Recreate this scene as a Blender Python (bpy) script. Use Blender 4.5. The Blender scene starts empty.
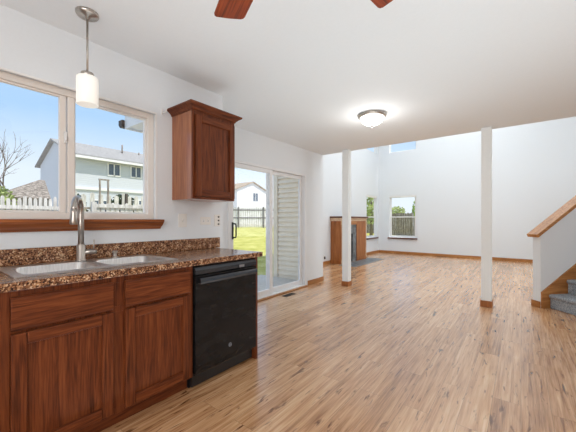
import bpy, bmesh, math, random
from mathutils import Vector, Matrix
random.seed(7)
S = bpy.context.scene
C = S.collection
PI = math.pi
# ------------------------------------------------------------ camera
cam_d = bpy.data.cameras.new('camera'); cam = bpy.data.objects.new('camera', cam_d); C.objects.link(cam)
CAM_H = 1.19
cam.location = (0, 0, CAM_H)
cam.rotation_euler = (PI/2, 0, math.radians(37.77))
cam_d.sensor_fit = 'HORIZONTAL'; cam_d.sensor_width = 36; cam_d.lens = 300.7/576*36
cam_d.shift_y = 4/576
cam_d.clip_start = .02; cam_d.clip_end = 500
S.camera = cam
# ------------------------------------------------------------ world, sun, area lights, exposure
S.view_settings.view_transform = 'Standard'; S.view_settings.look = 'None'
S.view_settings.exposure = 0.07; S.view_settings.gamma = 1
w = bpy.data.worlds.new('sky'); S.world = w; w.use_nodes = True
nt = w.node_tree; nt.nodes.clear()
wo = nt.nodes.new('ShaderNodeOutputWorld'); bg = nt.nodes.new('ShaderNodeBackground')
tc = nt.nodes.new('ShaderNodeTexCoord'); sx = nt.nodes.new('ShaderNodeSeparateXYZ'); rp = nt.nodes.new('ShaderNodeValToRGB')
nt.links.new(tc.outputs['Generated'], sx.inputs[0]); nt.links.new(sx.outputs['Z'], rp.inputs[0])
e = rp.color_ramp.elements
e[0].position = 0.0; e[0].color = (.86, .94, 1.02, 1)
e[1].position = 0.75; e[1].color = (.50, .64, .88, 1)
k = e.new(.13); k.color = (.80, .91, 1.02, 1)
k = e.new(.28); k.color = (.44, .68, .99, 1)
nt.links.new(rp.outputs[0], bg.inputs[0]); bg.inputs[1].default_value = 1.0
nt.links.new(bg.outputs[0], wo.inputs[0])

def light(name, kind, loc, energy, color=(1, 1, 1), size=.1, size_y=None, target=None):
    d = bpy.data.lights.new(name, kind); d.energy = energy; d.color = color
    if kind == 'AREA':
        d.shape = 'RECTANGLE'; d.size = size; d.size_y = size_y or size
    elif kind == 'POINT':
        d.shadow_soft_size = size
    o = bpy.data.objects.new(name, d); C.objects.link(o); o.location = loc
    if target is not None:
        o.rotation_euler = (Vector(target)-Vector(loc)).to_track_quat('-Z', 'Y').to_euler()
    return o
sun = light('sun', 'SUN', (20, 3, 40), 4.3, (1, .95, .87))
sun.data.angle = math.radians(.6)
sun.rotation_euler = Vector((-.55, -.12, -1)).to_track_quat('-Z', 'Y').to_euler()
# added fill lamps: behind camera, at right, high in living room, upward from floor
light('daylight_rear', 'AREA', (.7, -2.0, 1.4), 88, (1, .98, .96), 3.2, 1.8, (.2, 4, 1.3))
light('daylight_right', 'AREA', (3.2, 8.0, 1.9), 96, (.92, .97, 1), 3.6, 2.8, (-2.4, 2.4, 1.1))
light('daylight_loft', 'AREA', (-1.2, 7.6, 5.25), 172, (.90, .965, 1), 5.0, 4.0, (-1.0, 7.7, 0))
cb_ = light('ceiling_bounce', 'AREA', (-.2, 1.3, .25), 33, (.76, .92, 1), 3.4, 5.0, (-.3, 1.4, 2.46))  # added upward panel near the floor, brightens the ceiling
cb_.data.spread = math.radians(112)

# ------------------------------------------------------------ mesh helpers
def box(bm, x0, y0, z0, x1, y1, z1):
    if x0 > x1: x0, x1 = x1, x0
    if y0 > y1: y0, y1 = y1, y0
    if z0 > z1: z0, z1 = z1, z0
    v = [bm.verts.new(p) for p in ((x0,y0,z0),(x1,y0,z0),(x1,y1,z0),(x0,y1,z0),(x0,y0,z1),(x1,y0,z1),(x1,y1,z1),(x0,y1,z1))]
    for f in ((0,3,2,1),(4,5,6,7),(0,1,5,4),(1,2,6,5),(2,3,7,6),(3,0,4,7)):
        bm.faces.new([v[i] for i in f])
def prism(bm, poly, axis, a, b):
    # poly: 2D outline; axis 'X' -> (y,z), 'Y' -> (x,z), 'Z' -> (x,y)
    def P(p, t):
        return {'X': (t, p[0], p[1]), 'Y': (p[0], t, p[1]), 'Z': (p[0], p[1], t)}[axis]
    va = [bm.verts.new(P(p, a)) for p in poly]; vb = [bm.verts.new(P(p, b)) for p in poly]
    n = len(poly)
    bm.faces.new(va); bm.faces.new(vb[::-1])
    for i in range(n):
        bm.faces.new((va[i], vb[i], vb[(i+1) % n], va[(i+1) % n]))
def lathe(bm, prof, cx=0, cy=0, cz=0, n=32, mat=None):
    rings = []
    for r, z in prof:
        if r < 1e-6:
            rings.append([bm.verts.new((cx, cy, cz+z))])
        else:
            rings.append([bm.verts.new((cx+r*math.cos(2*PI*i/n), cy+r*math.sin(2*PI*i/n), cz+z)) for i in range(n)])
    vs = [v for r in rings for v in r]
    for a, b in zip(rings, rings[1:]):
        for i in range(n):
            j = (i+1) % n
            if len(a) == 1 and len(b) == 1: continue
            if len(a) == 1: bm.faces.new((a[0], b[i], b[j]))
            elif len(b) == 1: bm.faces.new((a[i], a[j], b[0]))
            else: bm.faces.new((a[i], a[j], b[j], b[i]))
    if len(rings[0]) > 1: bm.faces.new(rings[0][::-1])
    if len(rings[-1]) > 1: bm.faces.new(rings[-1])
    if mat is not None: bmesh.ops.transform(bm, matrix=mat, verts=vs)
    for f in bm.faces: f.smooth = True
def tube(bm, pts, rad, n=10, caps=True):
    pts = [Vector(p) for p in pts]
    if not hasattr(rad, '__len__'): rad = [rad]*len(pts)
    rings = []; up = None
    for i, p in enumerate(pts):
        d = (pts[min(i+1, len(pts)-1)]-pts[max(i-1, 0)]).normalized()
        if up is None:
            up = Vector((0, 0, 1)) if abs(d.z) < .9 else Vector((1, 0, 0))
        x = d.cross(up).normalized(); y = x.cross(d).normalized(); up = y
        rings.append([bm.verts.new(p+rad[i]*(math.cos(2*PI*k/n)*x+math.sin(2*PI*k/n)*y)) for k in range(n)])
    for a, b in zip(rings, rings[1:]):
        for k in range(n):
            f = bm.faces.new((a[k], a[(k+1) % n], b[(k+1) % n], b[k])); f.smooth = True
    if caps:
        bm.faces.new(rings[0][::-1]); bm.faces.new(rings[-1])
def ring_box(bm, axis, a, b, u0, v0, u1, v1, wl, wr=None, wb=None, wt=None):
    # rectangular frame; axis 'X': u=y v=z between x=a..b ; axis 'Y': u=x v=z
    wr = wl if wr is None else wr; wb = wl if wb is None else wb; wt = wl if wt is None else wt
    def bx(p0, q0, p1, q1):
        if axis == 'X': box(bm, a, p0, q0, b, p1, q1)
        else: box(bm, p0, a, q0, p1, b, q1)
    bx(u0, v0, u0+wl, v1); bx(u1-wr, v0, u1, v1)
    bx(u0+wl, v0, u1-wr, v0+wb); bx(u0+wl, v1-wt, u1-wr, v1)
def new(): return bmesh.new()
def obj(name, bm, mat, parent=None, bevel=0, local=False, kind=None, seg=2, label=None):
    bmesh.ops.recalc_face_normals(bm, faces=bm.faces[:])
    if parent is not None and not local:
        L = Vector(parent.location); q = parent.parent
        while q is not None:
            L += q.location; q = q.parent
        for v in bm.verts: v.co -= L
    me = bpy.data.meshes.new(name); bm.to_mesh(me); bm.free()
    o = bpy.data.objects.new(name, me); C.objects.link(o)
    if parent is not None: o.parent = parent
    for m in (mat if isinstance(mat, (list, tuple)) else [mat]): me.materials.append(m)
    if bevel:
        m = o.modifiers.new('bevel', 'BEVEL'); m.width = bevel; m.segments = seg; m.limit_method = 'ANGLE'; m.angle_limit = math.radians(40)
    if kind: o['kind'] = kind
    if label: o['label'] = label
    return o
def center(o):
    # move the object's origin to the base of its bounding box
    me = o.data; c = [v.co for v in me.vertices]
    lo = Vector((min(v.x for v in c), min(v.y for v in c), min(v.z for v in c))); hi = Vector((max(v.x for v in c), max(v.y for v in c), max(v.z for v in c)))
    b = Vector(((lo.x+hi.x)/2, (lo.y+hi.y)/2, lo.z))
    for v in me.vertices: v.co -= b
    o.location = Vector(o.location)+b
    return o
def tag(o, label, cat, group=None, kind=None):
    o['label'] = label; o['category'] = cat
    if group: o['group'] = group
    if kind: o['kind'] = kind
    return o
def thing(name, label, cat, loc=(0, 0, 0), rz=0, group=None, kind=None):
    o = bpy.data.objects.new(name, None); C.objects.link(o); o.location = loc; o.rotation_euler = (0, 0, rz); o.empty_display_size = .1
    return tag(o, label, cat, group, kind)
def copy_tree(o, parent=None):
    c = o.copy(); C.objects.link(c)
    if parent is not None: c.parent = parent
    for ch in list(o.children): copy_tree(ch, c)
    return c

# ------------------------------------------------------------ materials
def srgb(r, g, b):
    f = lambda v: (v/255/12.92) if v/255 <= .04045 else ((v/255+.055)/1.055)**2.4
    return (f(r), f(g), f(b), 1)
def mat(name, col, rough=.5, metal=0, spec=.5, emit=None, strength=0, coat=0):
    m = bpy.data.materials.new(name); m.use_nodes = True
    p = m.node_tree.nodes['Principled BSDF']
    p.inputs['Base Color'].default_value = col; p.inputs['Roughness'].default_value = rough; p.inputs['Metallic'].default_value = metal
    p.inputs['Specular IOR Level'].default_value = spec
    if coat: p.inputs['Coat Weight'].default_value = coat; p.inputs['Coat Roughness'].default_value = .15
    if emit: p.inputs['Emission Color'].default_value = emit; p.inputs['Emission Strength'].default_value = strength
    return m
def N(m, t, **kw):
    n = m.node_tree.nodes.new(t)
    for k_, v in kw.items(): setattr(n, k_, v)
    return n
def L(m, a, b): m.node_tree.links.new(a, b)
def ramp(m, src, stops):
    r = N(m, 'ShaderNodeValToRGB'); els = r.color_ramp.elements
    while len(els) < len(stops): els.new(.5)
    for el, (p, c) in zip(els, stops): el.position = p; el.color = c
    L(m, src, r.inputs[0]); return r
def noise_mat(name, stops, scale=(1, 1, 1), nscale=5, detail=4, rough=.5, distortion=0, bump=0, bump_dist=.01, spec=.5, nrough=.5, metal=0, coat=0):
    m = mat(name, stops[0][1], rough, metal, spec, coat=coat)
    p = m.node_tree.nodes['Principled BSDF']
    t = N(m, 'ShaderNodeTexCoord'); mp = N(m, 'ShaderNodeMapping'); mp.inputs['Scale'].default_value = scale
    L(m, t.outputs['Object'], mp.inputs[0])
    n = N(m, 'ShaderNodeTexNoise'); n.inputs['Scale'].default_value = nscale; n.inputs['Detail'].default_value = detail
    n.inputs['Distortion'].default_value = distortion; n.inputs['Roughness'].default_value = nrough
    L(m, mp.outputs[0], n.inputs['Vector'])
    r = ramp(m, n.outputs['Fac'], stops); L(m, r.outputs[0], p.inputs['Base Color'])
    if bump:
        b = N(m, 'ShaderNodeBump'); b.inputs['Strength'].default_value = bump; b.inputs['Distance'].default_value = bump_dist
        L(m, n.outputs['Fac'], b.inputs['Height']); L(m, b.outputs[0], p.inputs['Normal'])
    return m
def wood(name, dark, mid, light_, along='Z', rough=.35, s=1.0, coat=.0, spec=.4):
    # long streaks along one axis, with cathedral arcs from a distorted noise and fine pores
    sc = {'X': (1.1, 14, 14), 'Y': (14, 1.1, 14), 'Z': (14, 14, 1.1)}[along]
    m = mat(name, mid, rough, 0, spec, coat=coat); p = m.node_tree.nodes['Principled BSDF']
    t = N(m, 'ShaderNodeTexCoord')
    mp = N(m, 'ShaderNodeMapping'); mp.inputs['Scale'].default_value = tuple(v*s for v in sc); L(m, t.outputs['Object'], mp.inputs[0])
    n1 = N(m, 'ShaderNodeTexNoise'); n1.inputs['Scale'].default_value = 1.6; n1.inputs['Detail'].default_value = 5; n1.inputs['Distortion'].default_value = 1.1
    L(m, mp.outputs[0], n1.inputs['Vector'])
    mp2 = N(m, 'ShaderNodeMapping'); mp2.inputs['Scale'].default_value = tuple((v*5 if v > 2 else v*2.2)*s for v in sc); L(m, t.outputs['Object'], mp2.inputs[0])
    n2 = N(m, 'ShaderNodeTexNoise'); n2.inputs['Scale'].default_value = 2.0; n2.inputs['Detail'].default_value = 3; L(m, mp2.outputs[0], n2.inputs['Vector'])
    mx = N(m, 'ShaderNodeMath', operation='MULTIPLY_ADD'); L(m, n2.outputs['Fac'], mx.inputs[0]); mx.inputs[1].default_value = .55
    ad = N(m, 'ShaderNodeMath', operation='MULTIPLY'); L(m, n1.outputs['Fac'], ad.inputs[0]); ad.inputs[1].default_value = .75
    L(m, ad.outputs[0], mx.inputs[2])
    r = ramp(m, mx.outputs[0], [(.42, dark), (.64, mid), (.88, light_)]); L(m, r.outputs[0], p.inputs['Base Color'])
    b = N(m, 'ShaderNodeBump'); b.inputs['Strength'].default_value = .12; b.inputs['Distance'].default_value = .002
    L(m, mx.outputs[0], b.inputs['Height']); L(m, b.outputs[0], p.inputs['Normal'])
    return m
def paint(name, col, rough=.6):
    return noise_mat(name, [(.3, col), (.7, tuple(min(1, c*1.015) for c in col[:3])+(1,))], nscale=60, detail=2, rough=rough, bump=.03, bump_dist=.002, spec=.3)
M = {}
M['wall'] = paint('wall_paint', (.75, .785, .815, 1))
M['ceiling'] = paint('ceiling_paint', (.82, .855, .88, 1), .8)
M['white'] = mat('white_trim', (.80, .80, .79, 1), .35)
M['post'] = paint('post_paint', (.83, .87, .88, 1), .45)
M['almond'] = mat('almond_vinyl', (.80, .745, .69, 1), .4)
M['vinyl'] = mat('white_vinyl', (.78, .79, .80, 1), .35)
cd, cm, cl = srgb(56, 25, 11), srgb(100, 49, 24), srgb(128, 69, 36)
M['cab_v'] = wood('cherry_vertical', cd, cm, cl, 'Z', .4, 1.7, spec=.22)
M['cab_h'] = wood('cherry_horizontal', cd, cm, cl, 'Y', .4, 1.7, spec=.22)
M['cab_x'] = wood('cherry_depth', cd, cm, cl, 'X', .38, 1.0)
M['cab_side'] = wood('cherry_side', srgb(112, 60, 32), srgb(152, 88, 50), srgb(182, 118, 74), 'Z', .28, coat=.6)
M['sill'] = wood('sill_wood', srgb(104, 54, 26), srgb(150, 84, 44), srgb(184, 112, 62), 'Y', .4)
M['dark_sill'] = wood('dark_sill_wood', srgb(60, 32, 22), srgb(92, 52, 36), srgb(118, 70, 50), 'X', .4)
M['oak_x'] = wood('oak_lengthwise', srgb(130, 80, 38), srgb(168, 112, 60), srgb(196, 142, 86), 'X', .4)
M['oak_y'] = wood('oak_crosswise', srgb(130, 80, 38), srgb(168, 112, 60), srgb(196, 142, 86), 'Y', .4)
M['oak_z'] = wood('oak_upright', srgb(118, 66, 30), srgb(160, 98, 50), srgb(190, 126, 72), 'Z', .4)
M['blade'] = wood('blade_wood', srgb(70, 22, 10), srgb(140, 58, 26), srgb(180, 86, 44), 'X', .35)
M['shadow_gap'] = mat('dark_recess', srgb(24, 14, 10), .8)
M['steel'] = noise_mat('brushed_steel', [(.3, (.62, .62, .62, 1)), (.7, (.80, .80, .80, 1))], (3, 40, 3), 6, 3, .3, metal=1)
M['nickel'] = noise_mat('brushed_nickel', [(.3, (.42, .38, .34, 1)), (.7, (.56, .52, .48, 1))], (30, 30, 3), 4, 2, .28, metal=1)
M['black'] = noise_mat('black_enamel', [(.3, (.006, .006, .007, 1)), (.7, (.014, .013, .013, 1))], (1, 2, 6), 3, 4, .16, spec=.28)
M['black_plastic'] = mat('black_plastic', (.012, .012, .013, 1), .35)
M['graphite'] = mat('graphite_metal', (.075, .08, .09, 1), .2, .8)
M['silver'] = mat('silver_print', (.30, .30, .32, 1), .35, .6)
M['plate'] = mat('plate_plastic', (.80, .78, .74, 1), .35)
M['dark'] = mat('dark_slot', (.02, .02, .02, 1), .6)
M['slate'] = noise_mat('slate_tile', [(.3, srgb(70, 76, 80)), (.55, srgb(112, 118, 122)), (.75, srgb(140, 142, 142))], nscale=9, detail=6, rough=.4)
M['firebox'] = mat('firebox_black', (.01, .01, .01, 1), .3)
M['concrete'] = noise_mat('concrete', [(.3, srgb(196, 192, 184)), (.7, srgb(218, 214, 206))], nscale=20, detail=6, rough=.85)
M['rust'] = mat('dark_bronze', srgb(60, 46, 36), .5, .5)

def glass_mat(name, tint=(1, 1, 1, 1), gl=.06):
    m = bpy.data.materials.new(name); m.use_nodes = True; n = m.node_tree; n.nodes.clear()
    o_ = n.nodes.new('ShaderNodeOutputMaterial'); mx = n.nodes.new('ShaderNodeMixShader'); t = n.nodes.new('ShaderNodeBsdfTransparent'); g = n.nodes.new('ShaderNodeBsdfGlossy')
    t.inputs[0].default_value = tint; g.inputs['Roughness'].default_value = .02; mx.inputs[0].default_value = gl
    n.links.new(t.outputs[0], mx.inputs[1]); n.links.new(g.outputs[0], mx.inputs[2]); n.links.new(mx.outputs[0], o_.inputs[0])
    return m
M['glass'] = glass_mat('window_glass', gl=.018)
M['far_glass'] = mat('far_window_glass', srgb(92, 104, 120), .15)
M['lamp_glass'] = mat('lit_opal_glass', (.80, .78, .73, 1), .3, emit=(1, .96, .88, 1), strength=.38)
M['dome_glass'] = mat('lit_dome_glass', (.9, .9, .9, 1), .3, emit=(1, .98, .95, 1), strength=1.6)

def granite():
    m = mat('speckled_laminate', (.1, .05, .03, 1), .2, spec=.5); p = m.node_tree.nodes['Principled BSDF']
    t = N(m, 'ShaderNodeTexCoord')
    v = N(m, 'ShaderNodeTexVoronoi'); v.inputs['Scale'].default_value = 150; v.inputs['Randomness'].default_value = 1
    L(m, t.outputs['Object'], v.inputs['Vector'])
    sp = N(m, 'ShaderNodeSeparateColor'); L(m, v.outputs['Color'], sp.inputs[0])
    n = N(m, 'ShaderNodeTexNoise'); n.inputs['Scale'].default_value = 30; n.inputs['Detail'].default_value = 4; L(m, t.outputs['Object'], n.inputs['Vector'])
    a = N(m, 'ShaderNodeMath', operation='MULTIPLY_ADD'); L(m, n.outputs['Fac'], a.inputs[0]); a.inputs[1].default_value = .8
    b = N(m, 'ShaderNodeMath', operation='MULTIPLY'); L(m, sp.outputs[0], b.inputs[0]); b.inputs[1].default_value = .55
    L(m, b.outputs[0], a.inputs[2])
    r = ramp(m, a.outputs[0], [(.34, srgb(40, 24, 17)), (.52, srgb(88, 54, 36)), (.70, srgb(128, 84, 56)), (.86, srgb(172, 126, 88)), (.97, srgb(206, 174, 140))])
    L(m, r.outputs[0], p.inputs['Base Color'])
    return m
M['granite'] = granite()

def floor_mat():
    m = mat('oak_vinyl_planks', (.5, .35, .25, 1), .24, spec=.5, coat=.65); p = m.node_tree.nodes['Principled BSDF']; p.inputs['Coat Roughness'].default_value = .25
    t = N(m, 'ShaderNodeTexCoord'); s_ = N(m, 'ShaderNodeSeparateXYZ'); L(m, t.outputs['Object'], s_.inputs[0])
    c = N(m, 'ShaderNodeCombineXYZ'); L(m, s_.outputs['Y'], c.inputs['X']); L(m, s_.outputs['X'], c.inputs['Y'])
    br = N(m, 'ShaderNodeTexBrick'); br.offset = .37; br.offset_frequency = 2
    br.inputs['Scale'].default_value = 1; br.inputs['Brick Width'].default_value = 1.22; br.inputs['Row Height'].default_value = .150
    br.inputs['Mortar Size'].default_value = .0012; br.inputs['Mortar Smooth'].default_value = .3; br.inputs['Bias'].default_value = 0
    br.inputs['Color1'].default_value = (0, 0, 0, 1); br.inputs['Color2'].default_value = (1, 1, 1, 1); br.inputs['Mortar'].default_value = (.5, .5, .5, 1)
    L(m, c.outputs[0], br.inputs['Vector'])
    bw = N(m, 'ShaderNodeRGBToBW'); L(m, br.outputs['Color'], bw.inputs[0])
    off = N(m, 'ShaderNodeMath', operation='MULTIPLY'); L(m, bw.outputs[0], off.inputs[0]); off.inputs[1].default_value = 37
    # grain: streaks along Y, shifted per plank
    cc = N(m, 'ShaderNodeCombineXYZ'); L(m, s_.outputs['X'], cc.inputs['X']); L(m, s_.outputs['Y'], cc.inputs['Y']); L(m, off.outputs[0], cc.inputs['Z'])
    def streak(sx_, sy_, sc, det, dist):
        mp = N(m, 'ShaderNodeMapping'); mp.inputs['Scale'].default_value = (sx_, sy_, 1); L(m, cc.outputs[0], mp.inputs[0])
        n = N(m, 'ShaderNodeTexNoise'); n.inputs['Scale'].default_value = sc; n.inputs['Detail'].default_value = det; n.inputs['Distortion'].default_value = dist
        n.inputs['Roughness'].default_value = .6
        L(m, mp.outputs[0], n.inputs['Vector']); return n.outputs['Fac']
    g1 = streak(44, 1.7, 1, 7, .35); g2 = streak(150, 5, 1, 3, 0); kn = streak(30, 4.5, 1, 3, .5)
    a = N(m, 'ShaderNodeMath', operation='MULTIPLY_ADD'); L(m, g2, a.inputs[0]); a.inputs[1].default_value = .35
    b = N(m, 'ShaderNodeMath', operation='MULTIPLY'); L(m, g1, b.inputs[0]); b.inputs[1].default_value = .75; L(m, b.outputs[0], a.inputs[2])
    d = N(m, 'ShaderNodeMath', operation='MULTIPLY_ADD'); L(m, bw.outputs[0], d.inputs[0]); d.inputs[1].default_value = .14; L(m, a.outputs[0], d.inputs[2])
    r = ramp(m, d.outputs[0], [(.38, FL[0]), (.56, FL[1]), (.70, FL[2]), (.86, FL[3])])
    kr = ramp(m, kn, [(.30, (.95, .95, .95, 1)), (.40, (0, 0, 0, 1))])
    mx = N(m, 'ShaderNodeMix', data_type='RGBA'); L(m, kr.outputs[0], mx.inputs['Factor']); L(m, r.outputs[0], mx.inputs['A']); mx.inputs['B'].default_value = srgb(100, 60, 34)
    mo = N(m, 'ShaderNodeMix', data_type='RGBA'); ms = N(m, 'ShaderNodeMath', operation='MULTIPLY'); L(m, br.outputs['Fac'], ms.inputs[0]); ms.inputs[1].default_value = .55
    L(m, ms.outputs[0], mo.inputs['Factor']); L(m, mx.outputs['Result'], mo.inputs['A']); mo.inputs['B'].default_value = srgb(80, 58, 42)
    L(m, mo.outputs['Result'], p.inputs['Base Color'])
    bp = N(m, 'ShaderNodeBump'); bp.inputs['Strength'].default_value = .15; bp.inputs['Distance'].default_value = .001
    L(m, a.outputs[0], bp.inputs['Height']); L(m, bp.outputs[0], p.inputs['Normal'])
    return m
FL = [srgb(116, 72, 42), srgb(186, 138, 96), srgb(212, 168, 126), srgb(232, 198, 160)]
M['floor'] = floor_mat()
M['carpet'] = noise_mat('grey_carpet', [(.35, srgb(126, 132, 138)), (.5, srgb(150, 156, 162)), (.65, srgb(174, 180, 186))], nscale=75, detail=5, rough=.95, bump=.8, bump_dist=.01, spec=.1)
M['grass'] = noise_mat('lawn_grass', [(.3, srgb(140, 142, 66)), (.5, srgb(182, 180, 98)), (.7, srgb(206, 202, 132))], nscale=1.4, detail=8, rough=.9, bump=.6, bump_dist=.05, spec=.1, nrough=.75)
M['earth'] = noise_mat('dry_ground', [(.3, srgb(176, 168, 156)), (.7, srgb(206, 198, 186))], nscale=2, detail=6, rough=.95, spec=.1)
M['leaf'] = noise_mat('leaf_green', [(.3, srgb(96, 126, 48)), (.6, srgb(150, 178, 78)), (.8, srgb(190, 208, 110))], nscale=3, detail=3, rough=.7, spec=.2)
M['leaf_dark'] = noise_mat('leaf_dark_green', [(.3, srgb(40, 54, 36)), (.7, srgb(74, 92, 60))], nscale=3, detail=3, rough=.7, spec=.2)
M['leaf_pale'] = noise_mat('leaf_pale_green', [(.3, srgb(130, 148, 86)), (.6, srgb(184, 196, 130)), (.8, srgb(216, 222, 176))], nscale=3, detail=3, rough=.7, spec=.2)
M['bark'] = noise_mat('bark', [(.3, srgb(96, 84, 76)), (.7, srgb(140, 128, 118))], (6, 6, 1), 4, 4, .9)
M['fence_pale'] = noise_mat('pale_fence_wood', [(.3, srgb(176, 172, 166)), (.7, srgb(226, 224, 220))], (5, 5, .8), 4, 5, .85)
M['fence_grey'] = noise_mat('grey_fence_wood', [(.3, srgb(104, 94, 88)), (.5, srgb(146, 136, 128)), (.75, srgb(186, 176, 168))], (5, 5, .6), 5, 5, .85)
M['fence_dark'] = noise_mat('dark_fence_wood', [(.3, srgb(58, 52, 50)), (.7, srgb(92, 84, 78))], (5, 5, .8), 4, 5, .85)
M['shingle'] = noise_mat('grey_shingles', [(.3, srgb(120, 118, 118)), (.5, srgb(156, 154, 152)), (.7, srgb(182, 180, 178))], (1, 1, 4), 6, 6, .9, nrough=.7)
M['tan_shingle'] = noise_mat('tan_shingles', [(.3, srgb(140, 122, 102)), (.7, srgb(186, 168, 146))], (1, 1, 4), 6, 6, .9, nrough=.7)
M['shed_shingle'] = noise_mat('weathered_shingles', [(.35, srgb(70, 62, 56)), (.5, srgb(138, 128, 118)), (.68, srgb(196, 188, 178))], (3, 2, 5), 5, 6, .95, nrough=.75)
def siding(name, col, pitch):
    m = mat(name, col, .7, spec=.2); p = m.node_tree.nodes['Principled BSDF']
    t = N(m, 'ShaderNodeTexCoord'); s_ = N(m, 'ShaderNodeSeparateXYZ'); L(m, t.outputs['Object'], s_.inputs[0])
    d = N(m, 'ShaderNodeMath', operation='DIVIDE'); L(m, s_.outputs['Z'], d.inputs[0]); d.inputs[1].default_value = pitch
    f = N(m, 'ShaderNodeMath', operation='FRACT'); L(m, d.outputs[0], f.inputs[0])
    b = N(m, 'ShaderNodeBump'); b.inputs['Strength'].default_value = .6; b.inputs['Distance'].default_value = .02
    L(m, f.outputs[0], b.inputs['Height']); L(m, b.outputs[0], p.inputs['Normal'])
    return m
M['blue_siding'] = siding('blue_grey_siding', srgb(206, 211, 218), .15)
M['white_siding'] = siding('white_siding', srgb(232, 232, 232), .15)
M['lap'] = noise_mat('lap_siding', [(.3, srgb(232, 220, 200)), (.7, srgb(240, 229, 210))], nscale=8, detail=3, rough=.6)

# ------------------------------------------------------------ setting: floor, ceilings, walls
H = 2.46                      # kitchen ceiling
HL = 5.4                      # living room ceiling
XS, XD, XL, XR = -2.42, -3.07, -4.15, 3.3    # sink wall, door wall, living room left wall, right wall
YC, YE, YB, Y0 = 2.03, 5.08, 10.82, -2.1   # sink wall corner, door wall end / low ceiling edge, back wall, rear wall
def struct(name, bm, m, parent=None, bevel=0):
    return obj(name, bm, m, parent, bevel, kind=None if parent is not None else 'structure')
b = new(); box(b, XS-.14, Y0, -.1, XR, YC, 0); box(b, XD-.12, YC, -.1, XR, YE, 0); box(b, XL-.1, YE, -.1, XR, YB, 0)
struct('floor', b, M['floor'])
b = new(); box(b, XS-.14, Y0-.1, H, XR+.1, YC-.1, H+.35); box(b, XD-.12, YC-.1, H, XR+.1, YE, H+.35)
struct('ceiling', b, M['ceiling'])
b = new(); box(b, XL-.1, YE-.1, HL, XR+.1, YB+.1, HL+.2)
struct('ceiling_living', b, M['ceiling'])
b = new(); box(b, XL-.1, YE-.1, H+.35, XR+.1, YE, HL); struct('wall_loft', b, M['wall'])
def wall_x(bm, x0, x1, y0, y1, z0, z1, holes):
    # wall slab normal to X with rectangular holes (ya,yb,za,zb) sorted by y, holes may stack in z at the same y range
    y = y0
    for ya, yb, zs in holes:
        if ya > y: box(bm, x0, y, z0, x1, ya, z1)
        z = z0
        for za, zb in zs:
            if za > z: box(bm, x0, ya, z, x1, yb, za)
            z = zb
        if z < z1: box(bm, x0, ya, z, x1, yb, z1)
        y = yb
    if y < y1: box(bm, x0, y, z0, x1, y1, z1)
def wall_y(bm, y0, y1, x0, x1, z0, z1, holes):
    x = x0
    for xa, xb, zs in holes:
        if xa > x: box(bm, x, y0, z0, xa, y1, z1)
        z = z0
        for za, zb in zs:
            if za > z: box(bm, xa, y0, z, xb, y1, za)
            z = zb
        if z < z1: box(bm, xa, y0, z, xb, y1, z1)
        x = xb
    if x < x1: box(bm, x, y0, z0, x1, y1, z1)
KW = (.055, 1.325, 1.19, 2.09)      # kitchen window hole
b = new(); wall_x(b, XS-.14, XS, Y0, YC-.1, -.1, H, [(KW[0], KW[1], [(KW[2], KW[3])])]); box(b, XD-.12, YC-.1, -.1, XS, YC, H)
struct('wall_left', b, M['wall'])
DY0, DY1, DZ = 2.66, 4.49, 2.01     # sliding door hole
b = new(); wall_x(b, XD-.12, XD, YC, YE, -.1, H, [(DY0, DY1, [(-.1, DZ)])]); struct('wall_door', b, M['wall'])
LW = (9.72, 10.62)                  # living room left window y range
b = new(); wall_x(b, XL-.1, XL, YE, YB+.1, -.1, HL, [(LW[0], LW[1], [(.57, 2.05), (3.6, 5.0)])])
struct('wall_living', b, M['wall'])
BW = (-3.76, -2.83)
b = new(); wall_y(b, YB, YB+.12, XL, XR+.1, -.1, HL, [(BW[0], BW[1], [(.57, 2.05), (3.6, 5.0)])]); struct('wall_back', b, M['wall'])
b = new(); box(b, XR, Y0, -.1, XR+.1, YB, HL); struct('wall_right', b, M['wall'])
b = new(); box(b, XS-.14, Y0-.1, -.1, XR+.1, Y0, H); struct('wall_rear', b, M['wall'])
# exterior return wall between the patio and the living room, lapped boards with corner post
b = new(); box(b, XL-.1, YE-.06, -.1, XD-.12, YE, HL); 
struct('wall_patio', b, M['lap'])
b = new(); z = -.06; k = 0
while z < 2.6:
    prism(b, [(YE-.0605, z+.012), (YE-.075, z+.014), (YE-.080, z-.004), (YE-.108, z-.004), (YE-.070, z+.112), (YE-.0605, z+.112)], 'X', XL+.02, XD-.13); z += .1016
struct('trim_1', b, M['lap'])
b = new(); box(b, XL-.1, YE-.115, -.1, XL+.012, YE-.061, 2.9); struct('trim_2', b, M['lap'])
# eave of the door bump-out, outside, with its gutter
b = new(); box(b, -3.52, 1.58, 2.235, XD-.121, YE-.12, 2.27); box(b, -3.55, 1.56, 2.22, -3.52, YE-.12, 2.42); box(b, -3.52, 1.56, 2.22, XS-.15, 1.58, 2.42)
box(b, -3.55, 1.56, 2.42, XS-.15, YC-.11, 2.45)
ev = struct('trim_3', b, M['white'])
b = new(); prism(b, [(-3.55, 2.32), (-3.55, 2.235), (-3.60, 2.235), (-3.635, 2.27), (-3.635, 2.32)], 'Y', 1.53, YE-.12)
obj('gutter', b, M['rust'], ev)
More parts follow.
